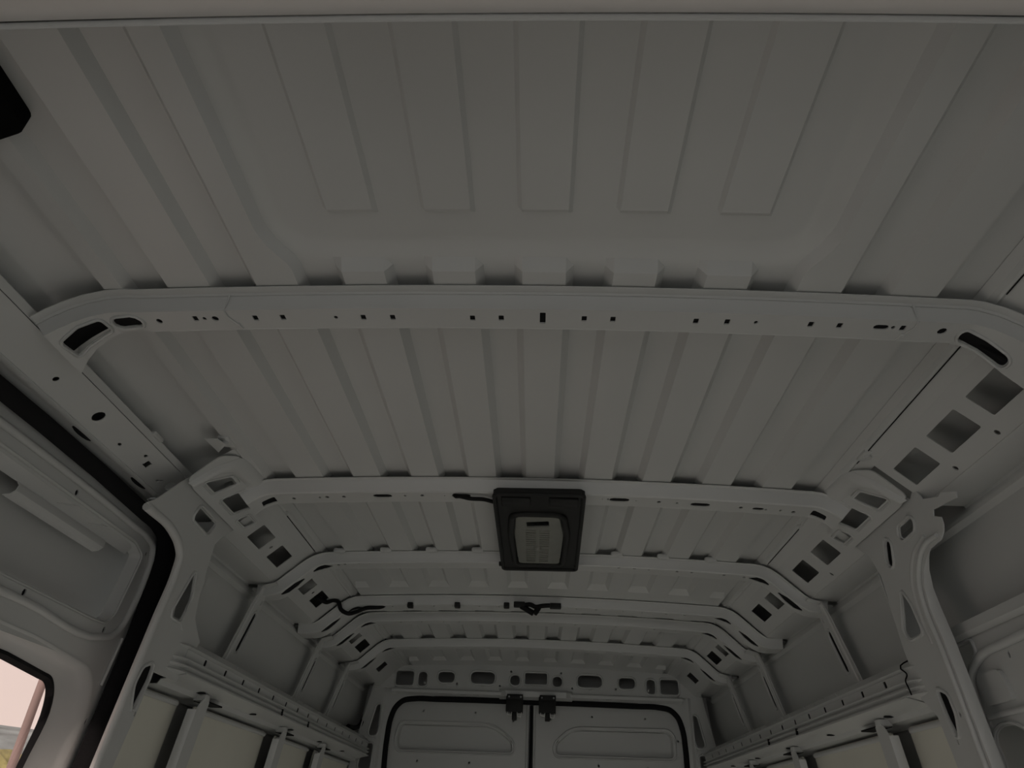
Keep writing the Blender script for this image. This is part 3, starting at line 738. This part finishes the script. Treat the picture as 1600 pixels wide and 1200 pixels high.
# ------------------------------------------------------------------ sliding door with window
ps = side(-1, .96, .09)
so = [(.3, 1.843), (1.586, 1.843), (1.735, 1.836), (1.796, 1.816), (1.821, 1.793), (1.833, 1.751), (1.829, 1.634), (1.82, 1.283), (1.82, .6)]
si = [(.3, 1.806), (1.60, 1.804), (1.672, 1.800), (1.704, 1.790), (1.724, 1.768), (1.734, 1.727), (1.742, 1.612), (1.738, 1.278), (1.738, .6)]
A = spline([ps(*q) for q in so], 6); B = spline([ps(*q) for q in si], 6)
rows = []
for a, b in zip(A, B):
    row = []
    for k in range(7):
        t = k/6; p = a.lerp(b, t); p.x += -.012+.024*abs(math.sin(math.pi*t*1.0))*.9+(.004 if k in (2,) else 0); row.append(p)
    rows.append(row)
o = finish('door_seal', solid(sweep_bm(rows), .004), RUBBER_AND_SHADE, None, 60); tag(o, 'thick black rubber seal framing the sliding door', 'seal')

door = empty('door_1', (-1.0, 1.2, .0)); door['kind'] = 'structure'; tag(door, 'white sliding side door with an open pocket above its window')
pd = side(-1, .985, .09)
def pds(y, z, d=0.):
    p = pd(y, z, 0.); c = Vector(CAM); return c+(p-c)*(1+d/abs(p.x))
outd = [(.45, 1.862), (1.60, 1.862), (1.75, 1.852), (1.82, 1.83), (1.85, 1.79), (1.86, 1.74), (1.86, 1.3), (1.86, .3), (.45, .3)]
rec = rpoly([(.78, 1.757), (1.644, 1.757), (1.688, 1.742), (1.690, 1.724), (1.677, 1.592), (1.655, 1.572), (1.61, 1.570), (.80, 1.577)], [.02, .008, .012, .012, .02, .015, .02, .03], 3)
winh = rpoly([(.78, 1.481), (1.620, 1.481), (1.700, 1.462), (1.722, 1.40), (1.719, 1.276), (1.70, .86), (.78, .86)], [.05, .06, .05, .04, .05, .05, .05], 4)
dh = [circ(1.447, 1.566, .006, .008, 8), circ(1.668, 1.547, .005, .009, 8), circ(1.708, 1.755, .005, .008, 8), circ(1.745, 1.37, .005, .009, 8), circ(1.45, 1.788, .006, .008, 8)]
dh = [h for h in dh]
# keep the small holes clear of the pocket: they sit in the frame around it
dh = [circ(1.36, 1.556, .006, .008, 8), circ(1.664, 1.556, .005, .008, 8), circ(1.707, 1.752, .004, .007, 8), circ(1.741, 1.37, .004, .008, 8), circ(1.37, 1.772, .006, .007, 8)]
plate('door_inner_sheet', outd, [rec, winh]+dh, pd, PAINT, door, .003)
rim(door, pd, grow(rec, .004), .003)
for h in dh: plate('hole_shade', grow(h, .006), [], lambda y, z, d=0.: pd(y, z, .0035+d), RUBBER_AND_SHADE, door, .002)  # added black plates, keep outside light out and darken the small holes
# pocket return flange
rows = [[pd(y, z, 0), pd(y, z, .03)] for y, z in rec+[rec[0]]]
finish('pocket_return', solid(sweep_bm(rows), .0015), PAINT, door, 50)
rdg = spline([pd(.65, 1.786, -.004), pd(1.60, 1.787, -.004), pd(1.675, 1.784, -.004), pd(1.715, 1.772, -.004), pd(1.732, 1.742, -.004), pd(1.737, 1.70, -.004), pd(1.733, 1.62, -.004), pd(1.722, 1.577, -.004), pd(1.70, 1.552, -.004), pd(1.665, 1.540, -.004), pd(1.37, 1.541, -.004), pd(.65, 1.543, -.004)], 6)
tube('pressed_ridge', rdg, .008, PAINT, door, 8)
# outer door skin behind the pocket
plate('door_outer_sheet', [(.40, 1.90), (1.90, 1.90), (1.90, .2), (.40, .2)], [[(.70, 1.478), (1.70, 1.478), (1.70, .76), (.70, .76)]], side(-1, 1.052, .10), PAINT, door, .003)
# reinforcement bar in the pocket, with step marks
rows = [[pd(y, 1.757, .012), pd(y, 1.742, .024), pd(y, 1.735, .026)] for y in (.8, 1.66)]
finish('upper_flange', solid(sweep_bm(rows), .002), PAINT, door, 30)
rows = [[pd(y+a, z, d) for a, z, d in ((0, 1.737, .026), (0, 1.729, .018), (-.003, 1.716, .016), (-.006, 1.707, .022), (-.008, 1.704, .035))] for y in (1.235, 1.56)]
finish('stiffener_bar', solid(sweep_bm(rows), .002), PAINT, door, 40)
for y in (1.40, 1.52): tube('crease', [pd(y+.012, 1.758, .008), pd(y, 1.753, .010), pd(y-.045, 1.744, .022)], .0025, PAINT, door, 6)
# window frame pressing
bez = [(.70, 1.481), (1.604, 1.481), (1.668, 1.472), (1.708, 1.443), (1.724, 1.405), (1.719, 1.276), (1.715, 1.1), (1.71, .80)]
mid = [(.72, 1.455), (1.55, 1.455), (1.60, 1.447), (1.632, 1.42), (1.64, 1.39), (1.636, 1.27), (1.63, 1.1), (1.62, .82)]
inn = [(.74, 1.437), (1.515, 1.436), (1.548, 1.431), (1.570, 1.413), (1.584, 1.388), (1.580, 1.27), (1.575, 1.1), (1.57, .84)]
wo_ = [spline([pds(y, z, d) for y, z in L], 6) for L, d in ((bez, 0), (mid, .022), (inn, .034))]
fr = []
for a, b, c in zip(*wo_): fr.append([a, a.lerp(b, .2)+Vector((.004, 0, 0)), a.lerp(b, .6), b, b.lerp(c, .5)+Vector((.002, 0, 0)), c])
finish('window_surround', solid(sweep_bm(fr), .002), PAINT, door, 60)
for a, b in ((0, 1), (1, 2)): tube('pressed_line', [p.lerp(q, .12)+Vector((.003, 0, 0)) for p, q in zip(wo_[a][30:], wo_[b][30:])], .0025, PAINT, door, 6)
g1 = [(.74, 1.428), (1.50, 1.427), (1.533, 1.422), (1.552, 1.408), (1.566, 1.38), (1.567, 1.27), (1.562, 1.1), (1.555, .85)]
go = spline([pds(y, z, .036) for y, z in g1], 6)
finish('window_rubber', solid(sweep_bm([[c+Vector((.002, 0, 0)), c.lerp(g, .5)+Vector((.006, 0, 0)), g] for c, g in zip(wo_[2], go)]), .004), RUBBER_AND_SHADE, door, 60)
win = plate('window_1', [(.70, .78), (1.66, .78), (1.66, 1.47), (.70, 1.47)], [], side(-1, 1.026, .09), GLASS, None, .004)
win['kind'] = 'structure'
tube('pressed_bead', [pd(1.746, 1.555, -.003), pd(1.737, 1.447, -.003)], .004, PAINT, door, 8)

# ------------------------------------------------------------------ rear frame, header, doors
wrear = empty('wall_rear', (0, HDR, 1.0)); wrear['kind'] = 'structure'
def RY(Y): return lambda x, z, d=0.: Vector((x, Y+d, z))
def rp_(l, Y): return [tuple(at(u, v, y=Y)[[0, 2]]) for u, v in l]
def box_h(u0, u1, v0, v1, r_, Y=HDR):
    c = at((u0+u1)/2, (v0+v1)/2, y=Y); a = at(u0, v0, y=Y); b = at(u1, v0, y=Y); e = at(u0, v1, y=Y)
    wv, hv = abs(b[0]-a[0]), abs(a[2]-e[2])
    return c[0], c[2], wv, hv
HH = []
for (u0, u1, v0, v1, r_) in [(619, 646, 1048, 1070, .015), (654, 667, 1050, 1071.5, .022), (685, 710, 1050, 1066, .03), (736, 773, 1050, 1068, .032), (797.5, 812, 1055.5, 1070.5, .03)]:
    x, z, wv, hv = box_h(u0, u1, v0, v1, r_)
    for sg in (-1, 1): HH.append(rrect(sg*abs(x), z, wv, hv, r_, 4))
x, z, wv, hv = box_h(820, 854, 1052, 1069, .008); HH.append(rrect(0, z, wv, hv, .008, 2))
for x, z in ((.62, 1.872), (.52, 1.872), (.44, 1.872), (.30, 1.868), (.14, 1.945), (.20, 1.868), (.78, 1.85)):
    for sg in (-1, 1): HH.append(circ(sg*x, z, .006, .007, 8))
hz = 1.84
hout = [(-.93, 1.84), (-.93, 1.862), (-.86, 1.872), (-.77, 1.955)]+[(x, roof_z(x)+.002) for x in np.linspace(-.72, .72, 13)]+[(.77, 1.955), (.86, 1.872), (.93, 1.862), (.93, 1.84)]
hfn = RY(HDR)
plate('header_face', hout, HH, hfn, PAINT, wrear, .003)
for h in HH[:11]: rim(wrear, hfn, grow(h, .006), .004)
struct('wall_rear_backing', box_bm(-1.1, 1.1, 4.48, 4.49, -.05, 2.05), PAINT)
# lower header fold, step and latch ledge
rows = [[(x, HDR+y, z) for y, z in ((0, 1.84), (-.012, 1.833), (-.010, 1.822), (.012, 1.815), (.03, 1.812), (.035, 1.800))] for x in np.linspace(-.80, .80, 5)]
finish('header_fold', solid(sweep_bm(rows), .002), PAINT, wrear, 30)
rows = [[(x, HDR+y, z) for y, z in ((-.004, 1.850+a), (-.03*b-.004, 1.84), (-.03*b-.002, 1.815), (.02, 1.806))] for x, a, b in ((-.20, 0, .0), (-.165, .004, 1), (.165, .004, 1), (.20, 0, .0))]
finish('latch_ledge', solid(sweep_bm(rows), .002), PAINT, wrear, 30)
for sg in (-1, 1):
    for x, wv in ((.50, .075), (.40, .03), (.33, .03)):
        finish('vent_slot', box_bm(sg*x-wv/2, sg*x+wv/2, HDR-.003, HDR+.008, 1.817, 1.825), RUBBER_AND_SHADE, wrear)
# door-opening frame faces on either side
DS = [(596.6, 1200), (600, 1151), (607, 1117), (618, 1101), (635, 1093), (672, 1094), (792, 1098), (868, 1100), (960, 1104), (1030, 1107), (1050, 1111), (1062, 1124), (1068, 1140), (1073, 1196)]
YS = 4.245
half = [(.795, .3), (.80, 1.40), (.803, 1.60), (.795, 1.69), (.775, 1.745), (.735, 1.782), (.68, 1.793), (.55, 1.795), (.0, 1.797)]
ring = half[:-1]+[(0, 1.797)]+[(-x, z) for x, z in half[:-1][::-1]]
pts = spline([(x, YS-.012, z) for x, z in ring], 5)
o = tube('door_seal', pts, .0155, RUBBER_AND_SHADE, None, 8); tag(o, 'black rubber seal around the rear doors', 'seal')
for sg in (-1, 1):
    inner = [(sg*(x+.012), z+(.012 if x < .7 else .006)) for x, z in half[:-1]]
    outl = inner+[(sg*.55, 1.845), (sg*.93, 1.845), (sg*.945, 1.70), (sg*.99, 1.40), (sg*1.0, .3)]
    fnf = lambda x, z, d=0.: Vector((x, 4.205+d+(.02 if abs(x) < .84 else 0), z))
    sl1 = rpoly([(sg*.852, 1.755), (sg*.872, 1.75), (sg*.900, 1.615), (sg*.893, 1.60), (sg*.862, 1.60), (sg*.852, 1.625)], .012, 3)
    sl2 = rpoly([(sg*.868, 1.56), (sg*.915, 1.562), (sg*.935, 1.45), (sg*.92, 1.436), (sg*.872, 1.44)], .012, 3)
    plate('frame_face', outl, [sl1, sl2]+[circ(sg*.86, 1.585, .004, .004, 6), circ(sg*.905, 1.583, .004, .004, 6)], fnf, PAINT, wrear, .003, cuts=(sg*.835, sg*.845))
    rim(wrear, fnf, grow(sl1, .006), .004); rim(wrear, fnf, grow(sl2, .006), .004)
    # corner pillar turned inward with an oval slot
    cp = lambda y, z, d=0.: Vector((sg*(.915+(1.8-z)*.2+(y-4.2)*.25+d), y, z))
    cs = rpoly([(4.10, 1.70), (4.135, 1.70), (4.14, 1.60), (4.105, 1.60)], .012, 3)
    plate('corner_pillar', [(4.06, 1.50), (4.205, 1.50), (4.205, 1.848), (4.10, 1.848), (4.07, 1.80)], [cs], cp, PAINT, wrear, .003)
    rim(wrear, cp, grow(cs, .006), .003)
def rear_door(nm, sg, xa, xb, pocket, label, dots):
    d = empty(nm, (sg*.4, 4.255, .3)); d['kind'] = 'structure'; tag(d, label)
    fnr = RY(4.255)
    e = [(sg*abs(x)*.992, z-.004) for x, z in half[:-1]]
    outl = [(xa, .3)]+e+[(xa, 1.793)]
    pk = rpoly(pocket, [.02, .06, .05, .02, .02, .02] if sg < 0 else [.06, .03, .02, .02, .02, .05], 4)
    plate('door_sheet', outl, [pk]+[circ(x, z, .006, .006, 8) for x, z in dots], fnr, PAINT, d, .003)
    rows = []
    c = Vector((sum(p[0] for p in pk)/len(pk), sum(p[1] for p in pk)/len(pk)))
    for p in pk+[pk[0]]:
        q = Vector(p); n = (c-q).normalized()*.008
        rows.append([(q.x, 4.255, q.y), (q.x+n.x, 4.285, q.y+n.y)])
    finish('pocket_wall', sweep_bm(rows), PAINT, d, 60)
    plate('pocket_floor', grow(pk, -.004), [], RY(4.284), PAINT, d, .002)
    rim(d, fnr, grow(pk, .012), .006, .001)
    tube('meeting_lip', [(xa+sg*.012, 4.250, .3), (xa+sg*.012, 4.250, 1.785)], .008, PAINT, d, 8)
    return d
pkL = rp_([(626.6, 1130.6), (770, 1134.6), (800, 1160), (801, 1176), (622, 1170.5), (620, 1155)], 4.255)
pkR = rp_([(893, 1140), (1043, 1144), (1051, 1152), (1053, 1185.5), (869, 1179.5), (868, 1164)], 4.255)
rear_door('door_2', -1, -.030, -.80, pkL, 'left rear door with a shallow oblong pocket', [(-.62, 1.735), (-.33, 1.735), (-.13, 1.60), (-.79, 1.60)][:3]+[(-.63, 1.49), (-.35, 1.49), (-.12, 1.70)])
rear_door('door_3', 1, -.018, .80, pkR, 'right rear door with a shallow oblong pocket', [(.31, 1.735), (.60, 1.735), (.12, 1.61), (.34, 1.50), (.60, 1.50), (.08, 1.715), (.77, 1.63)])
o = finish('centre_seal', box_bm(-.031, -.013, 4.235, 4.262, .3, 1.779, .004), RUBBER_AND_SHADE, None, 40); tag(o, 'vertical black rubber strip between the rear doors', 'seal')
def latch(x, label):
    r = empty('door_latch', (x, 4.23, 1.78)); tag(r, label, 'latch', 'black latches above the rear doors')
    finish('housing', box_bm(x-.046, x+.046, 4.15, 4.214, 1.735, 1.815, .004), BLACKP, r, 40)
    finish('mount_plate', box_bm(x-.042, x+.046, 4.143, 4.155, 1.795, 1.822, .003), BLACKP, r, 40)
    finish('hook', box_bm(x-.012, x+.014, 4.16, 4.18, 1.695, 1.737, .003), BLACKP, r, 40)
    finish('striker', solid(sweep_bm([[(x-.034, 4.165, 1.742), (x-.034, 4.160, 1.724), (x-.016, 4.160, 1.720), (x-.014, 4.165, 1.744)], [(x-.034, 4.182, 1.742), (x-.034, 4.182, 1.724), (x-.016, 4.182, 1.720), (x-.014, 4.182, 1.744)]]), .003), CHROME, r, 40)
    finish('striker', solid(sweep_bm([[(x+.016, 4.165, 1.742), (x+.018, 4.158, 1.715), (x+.034, 4.158, 1.712), (x+.038, 4.165, 1.744)], [(x+.016, 4.182, 1.742), (x+.018, 4.182, 1.715), (x+.034, 4.182, 1.712), (x+.038, 4.182, 1.744)]]), .003), CHROME, r, 40)
    for dx in (-.03, .034): finish('screw', tube_bm([(x+dx, 4.144, 1.808), (x+dx, 4.140, 1.808)], .005, 8), GREYCLIP, r, 40)
xl = at(804, 1105, y=4.2)[0]; xr = at(855, 1107, y=4.2)[0]
latch(xl, 'black latch with bright strikers left of the rear door gap')
latch(xr, 'black latch with bright strikers right of the rear door gap')

# ------------------------------------------------------------------ ceiling light
r = empty('ceiling_light', (0, 2.0, 1.93)); tag(r, 'rectangular ceiling light with black frame and pale ribbed lens', 'light')
ZL = 1.926
LT = [(-.120, 1.672), (.116, 1.668), (.127, 2.285), (-.118, 2.293)]
lens = rpoly([(-.062, 1.815), (.054, 1.815), (.070, 1.95), (.066, 2.215), (-.062, 2.215), (-.070, 1.95)], [.02, .02, .03, .02, .02, .03], 4)
plate('frame', rpoly(LT, .012, 3), [grow(lens, .006)], lambda x, y, d=0.: Vector((x, y, ZL+d)), BLACKP, r, .012)
rw = []
for x, y in rpoly(LT, .012, 3)+[rpoly(LT, .012, 3)[0]]: rw.append([(x, y, ZL+.004), (x*.96, 1.98+(y-1.98)*.97, 1.945)])
finish('frame_skirt', sweep_bm(rw), BLACKP, r, 50)
tube('frame_rim', [(x, y, ZL-.001) for x, y in grow(lens, .012)], .010, BLACKP, r, 8, True)
tube('outer_rim', [(x*.975, 1.98+(y-1.98)*.985, ZL-.001) for x, y in rpoly(LT, .012, 3)], .006, BLACKP, r, 8, True)
for sg in (-1, 1): finish('pad', box_bm(sg*.062-.038, sg*.062+.038, 1.69, 1.745, ZL-.008, ZL+.004, .004), BLACKP, r, 40)
slit = rpoly([(-.036, 1.842), (.026, 1.834), (.028, 1.864), (-.034, 1.874)], .004, 2)
ln = plate('lens', lens, [slit], lambda x, y, d=0.: Vector((x, y, ZL-.004-.012*max(0, 1-((x/.07)**4))*max(0, 1-((y-2.015)/.2)**6)+d)), LENS, r, .004, cuts=[-.05, -.025, 0, .025, .05], cutsv=[1.84, 1.88, 1.95, 2.02, 2.08, 2.15, 2.19])
finish('switch_recess', box_bm(-.042, .034, 1.83, 1.88, ZL+.002, ZL+.012), BLACKP, r)
for k in range(16):
    y = 1.895+k*.0175
    for sg in (-1, 1):
        if abs(y-2.035) < .012: continue
        finish('lens_rib', box_bm(sg*.0195-.014-.004, sg*.0195+.014-.004, y-.002, y+.002, ZL-.0185, ZL-.014, .0008, seg=1), LENS, ln)
finish('sensor_dome', tube_bm([(-.003, 2.035, ZL-.014), (-.003, 2.035, ZL-.020), (-.003, 2.035, ZL-.024)], [.012, .011, .005], 12), LENS, ln, 50)
for sg in (-1, 1): finish('side_clip', box_bm(sg*.122-.006, sg*.122+.006, 2.235, 2.25, ZL-.006, ZL+.006, .002), BLACKP, r, 40)
# cables
c = [at(*cr3(1310, 146), z=1.938), at(*cr3(1345, 150), z=1.932), at(*cr3(1400, 163), z=1.930), at(*cr3(1500, 170), z=1.93), at(*cr3(1560, 185), z=1.931)]
o = tube('lamp_cable', spline([c[0]+np.array([0, .0, .02])]+c[:1]+c[1:], 5), .0055, CABLE, None, 8); tag(o, 'short black cable feeding the ceiling light', 'cable')
def l7(px, py): return 430+px*.13333, 840+py*.13333
Pc = [at(*l7(500, 740), y=2.66)+np.array([-.03, 0, .03]), at(*l7(590, 755), y=2.69), at(*l7(690, 735), y=2.74), at(*l7(745, 760), y=2.775), at(*l7(770, 840), y=2.79), at(*l7(860, 890), y=2.80), at(*l7(950, 870), y=2.81), at(*l7(1050, 830), y=2.81), at(*l7(1240, 812), y=2.82), at(*l7(1330, 812), y=2.86)+np.array([0, 0, .02])]
o = tube('wiring_cable', spline(Pc, 6), .008, CABLE, None, 8); tag(o, 'thick black cable looping from the left square hole into the roof bow', 'cable')
# wiring plug on the fourth bow
r = empty('wiring_plug', tuple(at(836, 948, y=B4))); tag(r, 'black branching wiring plug at the middle of the fourth bow', 'plug')
def q4(px, py, y=B4-.004): return at(740+px*.1375, 920+py*.1375, y=y)
tube('branch', spline([q4(490, 178), q4(560, 185), q4(650, 180), q4(700, 205), q4(780, 195), q4(860, 190), q4(960, 195)], 4), .009, CABLE, r, 8)
tube('branch', spline([q4(540, 195), q4(590, 225), q4(630, 250), q4(680, 280)], 4), .011, CABLE, r, 8)
tube('branch', spline([q4(740, 210), q4(720, 245), q4(690, 285)], 4), .011, CABLE, r, 8)
for a, b in ((520, 180), (930, 197)): p = q4(a, b); finish('connector', box_bm(p[0]-.022, p[0]+.022, p[1]-.012, p[1]+.012, p[2]-.010, p[2]+.010, .003), BLACKP, r, 40)
for i, (u, v, nm) in enumerate(((641, 945, 'leftmost of the three black clips on the fourth bow'), (714.5, 945, 'middle of the three black clips on the fourth bow'), (791.5, 945.5, 'black clip on the fourth bow nearest the wiring plug'))):
    p = at(u, v, y=B4+.0)
    o = finish('bow_clip', box_bm(p[0]-.011, p[0]+.011, B4-.006, B4+.02, p[2]-.010, p[2]+.010, .003), BLACKP, None, 40); tag(o, nm, 'clip', 'black clips on the fourth bow')
p = at(548, 1128, x=-.93)
o = tube('rear_cable', spline([at(544, 1135, x=-.95), at(553, 1137, x=-.945), at(563, 1132, x=-.945), at(569, 1118, x=-.95)], 5), .012, CABLE, None, 8); tag(o, 'black cable end beside the left rear corner pillar', 'cable')

# ------------------------------------------------------------------ black foam pad at upper left, headliner
o = plate('foam_pad', rpoly([(-.670, .25), (-.684, .588), (-.85, .64), (-.85, .25)], .014, 4), [], lambda x, y, d=0.: Vector((x, y, 1.952+d)), FOAM, None, .028); tag(o, 'black foam pad at the far upper left of the roof', 'pad')
bm = box_bm(-.95, .95, -.95, .352, 1.925, 1.96, .01); o = struct('cab_headliner', bm, LINER)
o['label'] = 'beige cab headliner edge along the top'

# ------------------------------------------------------------------ cab around the photographer (behind the camera)
bm = bmesh.new()
for b_ in ((-1.0, 1.0, -1.75, -1.65, -.1, .95), (-1.02, -.98, -1.7, .1, -.1, .95), (.98, 1.02, -1.7, .35, -.1, .95), (-1.02, -.98, -.25, .1, .95, 1.95), (.98, 1.02, -.25, .35, .95, 1.95), (-1.02, -.98, -1.7, -.2, 1.70, 1.95), (.98, 1.02, -1.7, -.2, 1.70, 1.95), (-1.0, 1.0, -1.5, -.9, 1.78, 1.95)):
    box_bm(*b_, bm=bm)
struct('wall_front', bm, CABM)

# ------------------------------------------------------------------ outside
heap('distant_hill', -150, 190, 90, 120, 19, 3, HILL, .10, 'hazy wooded hill far off through the side window', 'hill')
heap('bush', -17.2, 25.2, 4.2, 3.6, 3.3, 5, BUSH, .4, 'yellow-green bushes at the bottom of the side window', 'bush')
d = ray(43, 1130); d = d/np.hypot(d[0], d[1]); pp = CAM+d*9
bm = tube_bm([(pp[0], pp[1], -.65), (pp[0], pp[1], 3.2), (pp[0], pp[1], 5.5)], [.044, .04, .036], 12)
o = finish('utility_pole', bm, POLE, None, 60); tag(o, 'brown utility pole standing outside the side window', 'pole')
